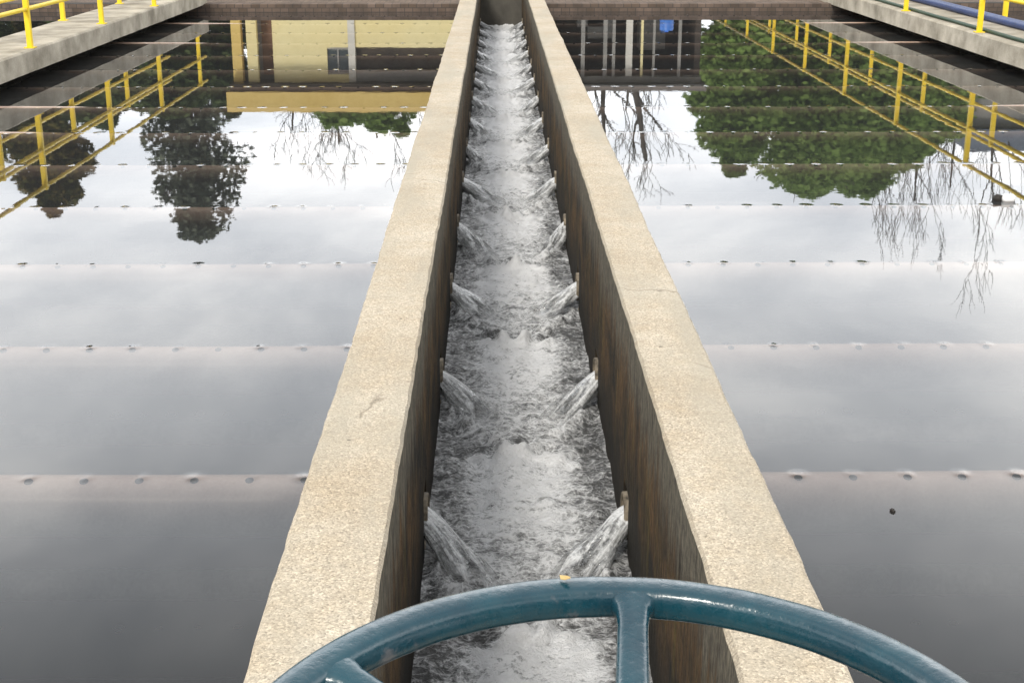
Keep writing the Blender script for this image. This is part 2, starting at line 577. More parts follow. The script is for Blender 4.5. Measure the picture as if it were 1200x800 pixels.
water_body('tank_water', LW1 + 0.28, LO + 0.06, NEAR + 0.05, FAR + 0.05)
water_body('tank_water', RO - 0.06, RW1 - 0.32, NEAR + 0.05, FAR + 0.05)
water_body('tank_water', GX0 + 0.3, LW1 + 0.1, NEAR + 0.05, FAR + 0.05)
water_body('tank_water', RW1 - 0.12, GX1 - 0.3, NEAR + 0.05, FAR + 0.05)

# ------------------------------------------------------------------ channel walls
KS = list(range(-1, 14))
YK = [P0 + PS * k for k in KS if P0 + PS * k < FAR - 0.15]
DJ = 0.10                                           # the outlets sit a little downstream of the laterals
JK = [y - DJ for y in YK]
OPEN_Y, OPEN_T, OPEN_B, OPEN_D = 0.10, -0.02, -0.255, 0.10


def channel_wall(name, xo, xi, label, seed):
    """xo: tank side, xi: channel side"""
    sgn = 1 if xi > xo else -1
    ys = set()
    y = NEAR
    while y < FAR + 0.2:
        ys.add(round(y, 4))
        y += 0.045 if y < 12 else 0.12
    ys = {a for a in ys if all(abs(abs(a - k) - OPEN_Y) > 0.02 for k in JK)}
    for k in JK:
        ys |= {round(k - OPEN_Y, 4), round(k + OPEN_Y, 4)}
    ys = sorted(ys)
    bm = bmesh.new()

    def nz(a, b, s):
        return noise.noise(Vector((a * s, b * s, seed)))
    fz = [WALL_TOP - 0.02, 0.40, 0.20, OPEN_T, OPEN_B, -0.8]
    tops = []
    for y in ys:
        e1 = 0.003 * nz(y, 0, 5) + 0.004 * nz(y, 3, 13) + 0.008 * nz(y, 5, 0.8)
        e2 = 0.003 * nz(y, 9, 5) + 0.003 * nz(y, 7, 13) + 0.006 * nz(y, 11, 0.8)
        zt = WALL_TOP + 0.003 * nz(y, 2, 1.0)
        c = 0.010 + 0.006 * abs(nz(y, 4, 9))
        row = [(xo, -1.6), (xo + sgn * e1, zt - c), (xo + sgn * (c + e1), zt - 0.001), (xo + (xi - xo) * 0.5, zt + 0.002 + 0.002 * nz(y, 8, 6)),
               (xi - sgn * (c * 0.8 - e2), zt), (xi + sgn * e2, zt - c)]
        row += [(xi + sgn * (e2 * (1 - i / 2) if i < 2 else 0), z) for i, z in enumerate(fz[1:], 1)]
        tops.append([bm.verts.new((a, y, b)) for a, b in row])
    nrow = len(tops[0])
    jo = 5 + 3          # row index of the opening's top edge
    for i in range(len(ys) - 1):
        ym = 0.5 * (ys[i] + ys[i + 1])
        hole = any(abs(ym - k) < OPEN_Y for k in JK)
        for j in range(nrow - 1):
            a, b, c, d = tops[i][j], tops[i][j + 1], tops[i + 1][j + 1], tops[i + 1][j]
            if hole and j == jo:
                r = [bm.verts.new((v.co.x - sgn * OPEN_D, v.co.y, v.co.z)) for v in (a, b, c, d)]
                bm.faces.new(r)
                bm.faces.new((a, d, r[3], r[0]))
                bm.faces.new((b, r[1], r[2], c))
                if any(abs(ys[i] - (k - OPEN_Y)) < 1e-3 for k in JK):
                    bm.faces.new((a, r[0], r[1], b))
                if any(abs(ys[i + 1] - (k + OPEN_Y)) < 1e-3 for k in JK):
                    bm.faces.new((d, c, r[2], r[3]))
            else:
                bm.faces.new((a, b, c, d))
    bm.faces.new(tops[0])
    bm.faces.new(tops[-1][::-1])
    bmesh.ops.recalc_face_normals(bm, faces=bm.faces[:])
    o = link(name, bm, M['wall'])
    return tag(o, label, 'concrete wall', 'channel walls')


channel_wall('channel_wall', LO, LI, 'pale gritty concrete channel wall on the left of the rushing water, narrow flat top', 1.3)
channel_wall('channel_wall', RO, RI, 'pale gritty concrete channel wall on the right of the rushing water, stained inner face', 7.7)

# end wall of the channel, its deep shade put into a dark concrete colour
bm = bmesh.new()
box(bm, (LI - 0.02, FAR, -0.9), (RI + 0.02, FAR + 0.19, WALL_TOP - 0.07), 0.01)
tag(link('channel_end_wall', bm, M['tankwall']), 'dark shaded end wall closing the far end of the channel', 'wall')

# ------------------------------------------------------------------ channel water
def smooth(a, b, x):
    t = max(0, min(1, (x - a) / (b - a)))
    return t * t * (3 - 2 * t)


def channel_water():
    bm = bmesh.new()
    ys = []
    y = 2.0
    while y < FAR + 0.02:
        ys.append(y)
        y += 0.016 if y < 9 else (0.03 if y < 15 else 0.05)
    nx = 56
    x0, x1 = LI - 0.03, RI + 0.03
    lay = bm.verts.layers.float.new('foam')
    grid = []
    w = RI - LI
    for y in ys:
        row = []
        for i in range(nx + 1):
            x = x0 + (x1 - x0) * i / nx
            u = (x - LI) / w
            edge = max(0.0, min(u, 1 - u)) * 2                   # 0 at walls, 1 at the centre
            q = ((y - P0 + DJ) / PS) % 1.0                   # 0 at a lateral, rises away from camera
            k0 = math.floor((y - P0 + DJ) / PS)
            d = (1 - q) * PS if q > 0.0 else 0          # metres downstream of the next lateral
            wob = 0.08 * noise.noise(Vector((x * 3, k0 * 3.7 + 31, 2))) + 0.03 * noise.noise(Vector((x * 11, y * 3, 4)))
            dd = d + wob
            asym = 0.08 * noise.noise(Vector((k0 * 2.3, 0.5, 8)))
            # V of the two jets, then the crest where they meet
            vline = 0.12 + 0.62 * edge ** 0.8
            dv = dd - vline
            vridge = math.exp(-(dv / 0.075) ** 2) * smooth(0.0, 0.15, edge)
            crest = math.exp(-((dd - 0.78 + asym * 0.6 - 0.05 * math.cos(edge * 3)) / 0.055) ** 2) * smooth(0.22, 0.6, edge)
            trough = math.exp(-((dd - 0.62) / 0.14) ** 2) * smooth(0.15, 0.7, edge)
            n = noise.fractal(Vector((x * 7, y * 5, 1.0)), 0.8, 2.1, 4)
            n2 = noise.fractal(Vector((x * 16, y * 13, 5.0)), 0.8, 2.1, 3)
            z = CH_Z + 0.020 * crest * (1 + 1.2 * n2) + 0.034 * vridge * (1 + 0.8 * n2) - 0.012 * trough + 0.020 * n + 0.012 * n2
            z += 0.016 * (1 - edge) * noise.noise(Vector((x * 4, y * 6, 12)))
            after = smooth(0.70, 0.82, dd) * (1 - smooth(1.05, PS + 0.25, dd)) + (1 - smooth(-0.2, 0.35, dd)) * 0.35
            core = smooth(0.14, 0.68 + asym * 2, edge + 0.20 * noise.noise(Vector((x * 5, y * 2.2, 20))))
            fo = 0.10 + 0.80 * core * (0.46 + 0.52 * after) + 0.45 * crest + 0.36 * vridge - 0.26 * trough * (1 - crest)
            fo += 0.22 * smooth(0.10, 0.0, edge) * (0.5 + noise.noise(Vector((0, y * 4, 3 + (u > .5)))))
            far = smooth(6.5, 17, y)
            fo = fo + far * (0.20 * smooth(0.0, 0.35, edge) + 0.04)
            v = bm.verts.new((x, y, z))
            v[lay] = fo
            row.append(v)
        grid.append(row)
    for a, b in zip(grid, grid[1:]):
        for i in range(nx):
            bm.faces.new((a[i], a[i + 1], b[i + 1], b[i]))
    o = link('channel_water', bm, M['foam'], smooth=True)
    o['kind'] = 'structure'


channel_water()


# ------------------------------------------------------------------ jets
ORD = ['', 'second ', 'third ', 'fourth ', 'fifth ', 'sixth ', 'seventh ', 'eighth ', 'ninth ', 'tenth ', 'eleventh ',
       'twelfth ', 'thirteenth ', 'fourteenth ', 'fifteenth ', 'sixteenth ']


def jet_mesh(side, seed):
    """side -1: from the left wall; the stream bends downstream, towards the near end. Origin at wall face, on channel axis height 0"""
    rnd = random.Random(seed)
    bm = bmesh.new()
    lay = bm.verts.layers.float.new('foam')
    uvl = bm.loops.layers.uv.new('flow')
    s = -side
    NT, NA = 26, 18
    reach, drift = rnd.uniform(0.28, 0.36), rnd.uniform(0.40, 0.56)
    rings = []
    for i in range(NT + 1):
        t = i / NT
        c = Vector((s * (-0.03 + reach * t ** 0.95), -drift * t ** 1.25, -0.105 - 0.170 * t ** 1.15))
        tan = Vector((s * reach, -drift * 1.25 * max(t, .02) ** 0.25, -0.2 * max(t, .02) ** 0.45)).normalized()
        u = tan.cross(Vector((0, 0, 1))).normalized()
        v = u.cross(tan).normalized()
        hw = 0.044 + 0.060 * t
        hh = 0.042 * (1 - t) ** 0.9 + 0.014
        ring = []
        for k in range(NA):
            a = 2 * PI * k / NA
            n = noise.noise(Vector((math.cos(a) * 2.2, math.sin(a) * 2.2 + seed * 5, t * 2.6)))
            n2 = noise.noise(Vector((math.cos(a) * 6, math.sin(a) * 6 + seed, t * 5)))
            f = 1 + 0.42 * n * (0.3 + 1.4 * t) + 0.26 * n2 * (0.4 + t)
            p = c + u * math.cos(a) * hw * f + v * math.sin(a) * hh * f
            vert = bm.verts.new(p)
            vert[lay] = 0.36 + 0.14 * math.sin(a) + 0.26 * math.exp(-((t - .12) / .12) ** 2) + 0.22 * t  # foam, whitened along the top and near the outlet as painted highlights
            ring.append(vert)
        rings.append(ring)
    for i in range(NT):
        for k in range(NA):
            f = bm.faces.new((rings[i][k], rings[i][(k + 1) % NA], rings[i + 1][(k + 1) % NA], rings[i + 1][k]))
            for lp, (a, b) in zip(f.loops, ((i, k), (i, k + 1), (i + 1, k + 1), (i + 1, k))):
                lp[uvl].uv = (a / NT, b / NA)
    # loose splash drops thrown off the lower edge
    for j in range(60):
        t = rnd.uniform(0.45, 1.05)
        c = Vector((s * reach * t + rnd.uniform(-.05, .05), -drift * t ** 1.25 + rnd.uniform(-.10, .06), -0.105 - 0.135 * t ** 1.45 + rnd.uniform(0.0, 0.055)))
        r = rnd.uniform(0.0012, 0.0042)
        geom = bmesh.ops.create_icosphere(bm, subdivisions=1, radius=r, matrix=Matrix.Translation(c))
        for vv in geom['verts']:
            vv[lay] = 0.8
    bmesh.ops.recalc_face_normals(bm, faces=bm.faces[:])
    return bm


protos = {}
for side in (-1, 1):
    xw = LI if side < 0 else RI
    for v in range(4):
        protos[side, v] = None
    for n, y in enumerate(YK):
        if y < 4:
            continue
        v = (n * 3 + (side > 0)) % 4
        if protos[side, v] is None:
            o = link('water_jet', jet_mesh(side, 3 + v + 10 * (side > 0)), M['jet'], smooth=True)
            protos[side, v] = o
        else:
            o = protos[side, v].copy()
            COL.objects.link(o)
        o.location = (xw, y - DJ, -0.035)
        o.rotation_euler.z = R(random.uniform(-7, 7))
        o.scale = (random.uniform(0.85, 1.2), random.uniform(0.85, 1.2), random.uniform(0.97, 1.04))
        sd = 'left' if side < 0 else 'right'
        q = ORD[n - 1]
        tag(o, f'white water jet spurting from the {sd} channel wall, {q}nearest to the teal handwheel', 'water jet', 'jets of water spilling into the channel')

# ------------------------------------------------------------------ perforated laterals
PZ, PR = -0.134, 0.123
OR = 0.083                                          # outlet radius


def lateral(xa, xb, y, label, group, stub_end=None, holes=True, variant=0):
    root = empty('collector_pipe', (0, y, PZ))
    tag(root, label, 'pipe', group)
    bm = bmesh.new()
    n = 28
    seg = max(2, int(abs(xb - xa) / 0.5))
    up = 0.021 if holes and variant % 20 in (6, 7, 11, 13) else 0.0
    xout = xa if abs(xa) > abs(xb) else xb
    tube(bm, [(xa + (xb - xa) * i / seg, 0.006 * math.sin(i * 1.7 + variant), up * smooth(2.3, 1.2, abs(xa + (xb - xa) * i / seg - xout))) for i in range(seg + 1)], PR, n)
    link('pipe_body', bm, M['pipe'], root, True)
    if stub_end is not None:
        s = stub_end
        xw = LI if s < 0 else RI
        bm = bmesh.new()
        # open outlet: outer sleeve, lip, dark bore
        prof = [(xw + s * 0.11, OR * 1.0), (xw - s * 0.010, OR * 1.03), (xw - s * 0.014, OR * 0.98), (xw - s * 0.011, OR * 0.86), (xw + s * 0.09, OR * 0.84)]
        rings = [[bm.verts.new((x, -DJ + r * math.cos(2 * PI * k / 20), 0.005 + r * math.sin(2 * PI * k / 20))) for k in range(20)] for x, r in prof]
        for a, b in zip(rings, rings[1:]):
            for k in range(20):
                bm.faces.new((a[k], a[(k + 1) % 20], b[(k + 1) % 20], b[k]))
        bm.faces.new(rings[-1])
        bmesh.ops.recalc_face_normals(bm, faces=bm.faces[:])
        link('outlet', bm, M['stub'], root, True)
    if holes:
        lo, hi = min(xa, xb) + 0.15, max(xa, xb) - 0.15
        k = math.ceil(lo / HOLE_S)
        first = None
        while (k + 0.5) * HOLE_S < hi:
            x = (k + 0.5) * HOLE_S
            if first is None:
                global HOLE_MESH
                if HOLE_MESH is None:
                    bm = bmesh.new()
                    bmesh.ops.create_cone(bm, cap_ends=True, segments=16, radius1=0.0175, radius2=0.0165, depth=0.006)
                    first = link('drain_hole', bm, M['hole'], root)
                    HOLE_MESH = first.data
                else:
                    first = bpy.data.objects.new('drain_hole', HOLE_MESH)
                    COL.objects.link(first)
                    first.parent = root
                h = first
            else:
                h = first.copy()
                COL.objects.link(h)
                h.parent = root
            h.location = (x, -0.03, math.sqrt(PR * PR - 0.0009) - 0.0005)
            h.rotation_euler = (math.asin(0.03 / PR), 0, 0)
            k += 1
    return root


HOLE_MESH = None
for n, y in enumerate(YK):
    q = 'nearest' if n == 1 else ORD[n - 1].strip() + ' nearest'
    if y < 4:
        continue
    lateral(LW1 + 0.30, LI - 0.06, y, f'{q} to camera of the rusty perforated pipes under the left tank water',
            'perforated pipes across the left tank', -1, True, n)
    lateral(RI + 0.06, RW1 - 0.34, y, f'{q} to camera of the rusty perforated pipes under the right tank water',
            'perforated pipes across the right tank', 1, True, n + 20)
kk = [y for y in YK if y > 17]
for n, y in enumerate(kk):
    q = 'nearest' if n == 0 else ORD[n].strip() + ' nearest'
    lateral(RW1 - 0.1, GX1 - 0.35, y, f'{q} to camera of the pale pipes in the tank beyond the right walkway', 'pipes beyond the right walkway', None, False, n)


# ------------------------------------------------------------------ tank walls, walkways, railings
def wall_box(name, a, b, m, label, cat, group=None, bev=0.012):
    bm = bmesh.new()
    box(bm, a, b, bev)
    return tag(link(name, bm, m), label, cat, group)


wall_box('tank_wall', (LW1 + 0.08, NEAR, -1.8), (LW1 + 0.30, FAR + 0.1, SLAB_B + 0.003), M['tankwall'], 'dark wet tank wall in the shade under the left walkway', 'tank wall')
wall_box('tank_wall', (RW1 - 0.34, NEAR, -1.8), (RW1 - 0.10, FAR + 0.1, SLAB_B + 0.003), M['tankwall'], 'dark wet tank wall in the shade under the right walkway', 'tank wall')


def slab_mesh(x0, x1, y0, y1, seed):
    bm = bmesh.new()
    n = int((y1 - y0) / 0.25)
    rows = []
    for i in range(n + 1):
        y = y0 + (y1 - y0) * i / n
        e = 0.010 * noise.noise(Vector((y * 2.1, seed, 0))) + 0.006 * noise.noise(Vector((y * 9, seed, 3)))
        f = 0.010 * noise.noise(Vector((y * 1.7, seed, 7)))
        s = 1 if x1 > x0 else -1
        pr = [(x0 + s * e, SLAB_B), (x0 + s * f, SLAB_T - 0.02), (x0 + s * (0.02 + f), SLAB_T), (x1 - s * 0.02, SLAB_T), (x1, SLAB_T - 0.02), (x1, SLAB_B)]
        rows.append([bm.verts.new((a, y, b)) for a, b in pr])
    for a, b in zip(rows, rows[1:]):
        for k in range(6):
            bm.faces.new((a[k], a[(k + 1) % 6], b[(k + 1) % 6], b[k]))
    bm.faces.new(rows[0])
    bm.faces.new(rows[-1][::-1])
    bmesh.ops.recalc_face_normals(bm, faces=bm.faces[:])
    return bm


tag(link('walkway', slab_mesh(LW0, LW1, NEAR, FAR + 0.33, 2), M['slab']), 'weathered grey concrete walkway slab along the left tank between yellow rails', 'walkway')
tag(link('walkway', slab_mesh(RW0, RW1, NEAR, 41.5, 9), M['slab']), 'weathered grey concrete walkway slab along the right tank carrying a blue pipe', 'walkway')


def railing(x, ys, y0, y1, label, hgt=0.90):
    root = empty('railing', (x, y0, SLAB_T))
    tag(root, label, 'railing', 'yellow walkway railings')
    first = None
    for y in ys:
        if first is None:
            bm = bmesh.new()
            box(bm, (-0.032, -0.032, 0.0), (0.032, 0.032, hgt + 0.035), 0.008)
            box(bm, (-0.06, -0.06, 0.0), (0.06, 0.06, 0.012))
            first = h = link('post', bm, M['yellow'], root)
        else:
            h = first.copy()
            COL.objects.link(h)
            h.parent = root
        h.location = (0, y - y0, 0)
    for z in (hgt * 0.5, hgt):
        bm = bmesh.new()
        tube(bm, [(0, 0, z), (0, (y1 - y0) * 0.5, z + 0.004), (0, y1 - y0, z)], 0.026, 10)
        link('rail', bm, M['yellow'], root, True)
    return root


lp = [16.7 + 3.13 * k for k in range(-5, 4)]
railing(LW0 - 0.07, lp, lp[0], FAR + 0.2, 'yellow railing on the tank side edge of the left walkway')
lp2 = [20.35 + 3.13 * k for k in range(-6, 2)]
railing(LW1 + 0.09, lp2, lp2[0], FAR + 0.2, 'yellow railing on the outer edge of the left walkway, farther from the channel')
rp = [18.45 + 3.42 * k for k in range(-5, 7)]
railing(RW0 + 0.07, rp, rp[0], 41, 'yellow railing on the tank side edge of the right walkway', 0.98)
rp2 = [19.9 + 3.42 * k for k in range(-5, 7)]
railing(RW1 - 0.08, rp2, rp2[0], 41, 'yellow railing on the outer edge of the right walkway, beyond the blue pipe', 0.98)

# pipe and hose on the right walkway
bm = bmesh.new()
tube(bm, [(RW1 - 0.24 + 0.01 * math.sin(i), NEAR + 0.5 + i * 1.6, SLAB_T + 0.062) for i in range(25)], 0.06, 12)
tag(link('water_pipe', bm, M['navy'], None, True), 'navy blue water pipe lying along the right walkway', 'pipe')
bm = bmesh.new()
tube(bm, [(RW0 + 0.16 + 0.035 * noise.noise(Vector((i * 0.35, 0, 2))), NEAR + 0.5 + i * 0.5, SLAB_T + 0.026) for i in range(78)], 0.026, 8)
tag(link('hose', bm, M['hose'], None, True), 'dark green hose lying along the tank edge of the right walkway', 'hose')

# far kerb walls of the tanks (their tops are just above the water)
wall_box('kerb_wall', (LW1 - 0.05 + 0.06, FAR, -1.7), (LO - 0.002, FAR + 0.32, 0.15), M['brickwall'], 'low dark brick wall closing the far end of the left tank', 'brick wall', None, 0.01)
wall_box('kerb_wall', (RO + 0.002, FAR, -1.7), (RW0 + 0.75, FAR + 0.32, 0.15), M['brickwall'], 'low dark brick wall closing the far end of the right tank', 'brick wall', None, 0.01)
# neighbouring tanks' far walls
wall_box('kerb_wall', (GX0, FAR, -1.7), (LW1 - 0.02, FAR + 0.3, 0.16), M['brickwall'], 'low brick wall at the far end of the tank beyond the left walkway', 'brick wall')
wall_box('kerb_wall', (RW1 + 0.02, FAR, -1.7), (GX1, FAR + 0.3, 0.16), M['brickwall'], 'low brick wall at the far end of the tank beyond the right walkway', 'brick wall')

# operating platform under the camera with the valve stand
bm = bmesh.new()
box(bm, (-2.4, -2.6, -1.7), (2.6, -0.62, 0.50), 0.015)
box(bm, (-0.75, -0.619, 0.30), (0.95, 1.16, 0.50), 0.015)
tag(link('platform', bm, M['slab']), 'concrete operating platform carrying the handwheel at the near end', 'platform')

# ------------------------------------------------------------------ handwheel
WH = 0.70
WZ = CAM_H - WH - 0.011
WC = Vector((0.160 * WH, 1.359 * WH, WZ))
WR = 0.515 * WH - 0.020
wheel = empty('handwheel', WC, 0)
tag(wheel, 'teal painted iron valve handwheel in the foreground over the channel', 'handwheel')


def rim_bm():
    bm = bmesh.new()
    NA, NP = 144, 20
    rings = []
    for i in range(NA):
        a = 2 * PI * i / NA
        ring = []
        for k in range(NP):
            p = 2 * PI * k / NP
            cx, cz = math.cos(p), math.sin(p)
            # slightly squared oval section
            rx = 0.0205 * math.copysign(abs(cx) ** 0.62, cx)
            rz = 0.0185 * math.copysign(abs(cz) ** 0.62, cz)
            nn = 1 + 0.018 * noise.noise(Vector((math.cos(a) * 9, math.sin(a) * 9, p)))
            rr = WR + rx * nn
            ring.append(bm.verts.new((rr * math.cos(a), rr * math.sin(a), rz * nn)))
        rings.append(ring)
    for i in range(NA):
        A, B = rings[i], rings[(i + 1) % NA]
        for k in range(NP):
            bm.faces.new((A[k], B[k], B[(k + 1) % NP], A[(k + 1) % NP]))
    bmesh.ops.recalc_face_normals(bm, faces=bm.faces[:])
    return bm


link('rim', rim_bm(), M['teal'], wheel, True)


def spoke_bm():
    bm = bmesh.new()
    prof = [(0.05, 0.021, 0.015), (0.12, 0.018, 0.013), (0.22, 0.0165, 0.012), (WR - 0.060, 0.0160, 0.012), (WR - 0.036, 0.0175, 0.013), (WR - 0.022, 0.0225, 0.0148), (WR - 0.010, 0.031, 0.0165), (WR + 0.004, 0.036, 0.015)]
    n = 16
    rings = []
    for x, w, h in prof:
        drop = -0.050 * (1 - min(1, x / (WR - 0.03))) ** 1.0
        rings.append([bm.verts.new((x, w * math.copysign(abs(math.cos(2 * PI * k / n)) ** 0.7, math.cos(2 * PI * k / n)),
                                    drop + h * math.copysign(abs(math.sin(2 * PI * k / n)) ** 0.7, math.sin(2 * PI * k / n)))) for k in range(n)])
    for a, b in zip(rings, rings[1:]):
        for k in range(n):
            bm.faces.new((a[k], a[(k + 1) % n], b[(k + 1) % n], b[k]))
    bm.faces.new(rings[0])
    bm.faces.new(rings[-1][::-1])
    bmesh.ops.recalc_face_normals(bm, faces=bm.faces[:])
    return bm


sp0 = None
for k in range(6):
    if sp0 is None:
        sp0 = s_ = link('spoke', spoke_bm(), M['teal'], wheel, True)
    else:
        s_ = sp0.copy()
        COL.objects.link(s_)
        s_.parent = wheel
    s_.rotation_euler = (0, 0, R(84.7 + 60 * k))
bm = bmesh.new()
bmesh.ops.create_cone(bm, cap_ends=True, segments=32, radius1=0.068, radius2=0.056, depth=0.09, matrix=Matrix.Translation((0, 0, -0.05)))
link('hub', bm, M['teal'], wheel, True)
bm = bmesh.new()
bmesh.ops.create_cone(bm, cap_ends=True, segments=6, radius1=0.035, radius2=0.035, depth=0.03, matrix=Matrix.Translation((0, 0, 0.01)))
link('nut', bm, M['steel'], wheel)

stand = empty('valve_stand', (WC.x, WC.y, 0.50))
tag(stand, 'cast iron pillar stand under the handwheel on the platform', 'valve stand')
bm = bmesh.new()
zz = WZ - 0.095 - 0.50
pr = [(0.15, 0.0), (0.15, 0.025), (0.085, 0.04), (0.065, 0.12), (0.055, zz - 0.12), (0.075, zz - 0.05), (0.075, zz - 0.012)]
rings = [[bm.verts.new((r * math.cos(2 * PI * k / 24), r * math.sin(2 * PI * k / 24), z)) for k in range(24)] for r, z in pr]
for a, b in zip(rings, rings[1:]):
    for k in range(24):
        bm.faces.new((a[k], a[(k + 1) % 24], b[(k + 1) % 24], b[k]))
bm.faces.new(rings[-1])
bmesh.ops.recalc_face_normals(bm, faces=bm.faces[:])
link('pillar', bm, M['teal'], stand, True)
bm = bmesh.new()
tube(bm, [(0, 0, zz - 0.02), (0, 0, zz + 0.05)], 0.022, 14)
link('stem', bm, M['steel'], stand, True)

# small dry leaf on the rim
a = math.atan2(1.83 - 1.359, (660 - 580) / 800 * 1.05 - 0.160)
d = ray(660, 672)
lp_ = WC + Vector((WR * math.cos(a), WR * math.sin(a), 0.0225))
bm = bmesh.new()
pts = [(-0.5, 0), (-0.2, 0.16), (0.15, 0.2), (0.5, 0.03), (0.15, -0.15), (-0.2, -0.13)]
top = [bm.verts.new((x * 0.024, y * 0.024, 0.0012 + 0.004 * abs(x))) for x, y in pts]
bot = [bm.verts.new((x * 0.024, y * 0.024, 0.0004 + 0.004 * abs(x))) for x, y in pts]
bm.faces.new(top)
bm.faces.new(bot[::-1])
for i in range(6):
    bm.faces.new((top[i], bot[i], bot[(i + 1) % 6], top[(i + 1) % 6]))
bmesh.ops.recalc_face_normals(bm, faces=bm.faces[:])
lf = link('leaf', bm, M['dryleaf'], loc=lp_)
lf.rotation_euler = (R(-12), R(18), R(115))
tag(lf, 'tiny dry yellow leaf resting on the rim of the teal handwheel', 'leaf')

# floating bits in the right tank
def blob(name, p, size, m, label, cat, seed):
    bm = bmesh.new()
    bmesh.ops.create_icosphere(bm, subdivisions=2, radius=1)
    for v in bm.verts:
        n = 1 + 0.35 * noise.noise(v.co * 1.7 + Vector((seed, 0, 0)))
        v.co = Vector((v.co.x * size[0] * n, v.co.y * size[1] * n, v.co.z * size[2] * n))
    return tag(link(name, bm, m, None, True, p), label, cat)


blob('debris', on_plane(1046, 598, 0.003), (0.010, 0.014, 0.007), M['debris'], 'small black scrap floating on the still right tank', 'debris', 1)
fl = empty('float', on_plane(1176, 233, 0.01))
tag(fl, 'small white float with a black end on the right tank', 'float')
bm = bmesh.new()
tube(bm, [(-0.02, -.02, 0), (0.0, -.02, 0.005), (0.06, -.02, 0.005), (0.075, -.02, 0)], [0.02, 0.036, 0.036, 0.018], 12)
link('body', bm, M['foamwhite'], fl, True)
bm = bmesh.new()
tube(bm, [(-0.075, 0.02, 0), (-0.05, 0.0, 0.004), (-0.021, -.02, 0)], [0.014, 0.034, 0.03], 12)
link('cap', bm, M['debris'], fl, True)


# ------------------------------------------------------------------ the yellow building
def part(name, a, b, m, parent, bev=0.0, label=None):
    bm = bmesh.new()
    box(bm, a, b, bev)
    o = link(name, bm, m, parent)
    if label:
        o['label'] = label
    return o


BY = 35.5
zr = lambda y, Y=BY: mir(600, y, Y).z
xr = lambda x, y=80, Y=BY: mir(x, y, Y).x
bld = empty('building', (xr(420), BY, 0.08))
tag(bld, 'cream yellow single storey building with an ochre parapet, mirrored in the left tank', 'building')
off = bld.location.copy()


def bp(name, x0, x1, y0, y1, z0, z1, m, parent=None, bev=0.0):
    p = parent or bld
    o = Vector(off)
    return part(name, (x0 - o.x, y0 - o.y, z0 - o.z), (x1 - o.x, y1 - o.y, z1 - o.z), m, p, bev)


x273, x320, x383, x410, x418, x540 = xr(274), xr(321), xr(384), xr(409), xr(417), xr(572)
zE, zP0, zP1 = zr(96), zr(104), zr(127)
z55, z87 = zr(56), zr(87)
# front wall: around the window
bp('wall', x320, x383, BY, BY + 0.2, 0.08, zE, M['yellowwall'])
bp('wall', x383, x410, BY, BY + 0.2, 0.08, z55, M['yellowwall'])
bp('wall', x383, x410, BY, BY + 0.2, z87, zE, M['yellowwall'])
bp('wall', x418, x540, BY + 0.02, BY + 0.2, 0.08, z55, M['yellowwall'])
bp('column', x410, x418, BY - 0.05, BY + 0.2, 0.08, zE, M['whitepaint'])
bp('wall', x320, x320 + 0.2, BY + 0.2, BY + 6, 0.08, zE, M['yellowwall'])
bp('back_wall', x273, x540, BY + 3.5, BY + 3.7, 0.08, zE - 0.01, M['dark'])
w_ = bp('window', x383, x410, BY + 0.08, BY + 0.11, z55, z87, M['glass'])
o = Vector(off)
part('frame', (x383 - o.x, BY + 0.04 - o.y, z55 - o.z), (x410 - o.x, BY + 0.075 - o.y, z55 + 0.05 - o.z), M['greywall'], w_)
part('frame', (x383 - o.x, BY + 0.04 - o.y, z87 - 0.05 - o.z), (x410 - o.x, BY + 0.075 - o.y, z87 - o.z), M['greywall'], w_)
part('mullion', ((x383 + x410) / 2 - 0.02 - o.x, BY + 0.04 - o.y, z55 + 0.051 - o.z), ((x383 + x410) / 2 + 0.02 - o.x, BY + 0.075 - o.y, z87 - 0.051 - o.z), M['greywall'], w_)
# open porch at the left end: pillars and a brown door, seen under the eave
bp('pillar', x273, xr(285), BY - 0.1, BY + 0.2, 0.08, zE, M['yellowband'])
bp('pillar', xr(291), xr(303), BY - 0.05, BY + 0.15, 0.08, zE, M['yellowwall'])
bp('door', xr(305), xr(320.6), BY + 0.5, BY + 0.58, 0.08, zr(90), M['brownpaint'])
bp('porch_wall', xr(300), x320, BY + 0.6, BY + 0.8, 0.08, zE, M['greywall'])
# eave slab and parapet
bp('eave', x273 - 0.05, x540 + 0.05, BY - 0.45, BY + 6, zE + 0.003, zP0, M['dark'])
bp('parapet', x273 - 0.12, x540 + 0.08, BY - 0.6, BY + 6.1, zP0 + 0.003, zP1, M['yellowband'])
bp('opening_shade', x418, x540, BY + 0.24, BY + 0.3, z55, zr(83), M['dark'])  # dark sheet, the garage opening's shade put into its colour
bp('lintel', x418, x540, BY + 0.02, BY + 0.2, zr(83), zE, M['greywall'])

# ------------------------------------------------------------------ open shed beyond the right tank
SY = 36.0
sx0, sx1 = mir(586, 60, SY).x + 0.45, mir(822, 60, SY).x
shed = empty('shed', (0.5 * (sx0 + sx1), SY, 0.08))
tag(shed, 'long dark open fronted shed on grey posts, mirrored in the right tank', 'shed')
so = Vector(shed.location)


def shp(name, x0, x1, y0, y1, z0, z1, m):
    return part(name, (x0 - so.x, y0 - so.y, z0 - so.z), (x1 - so.x, y1 - so.y, z1 - so.z), m, shed)


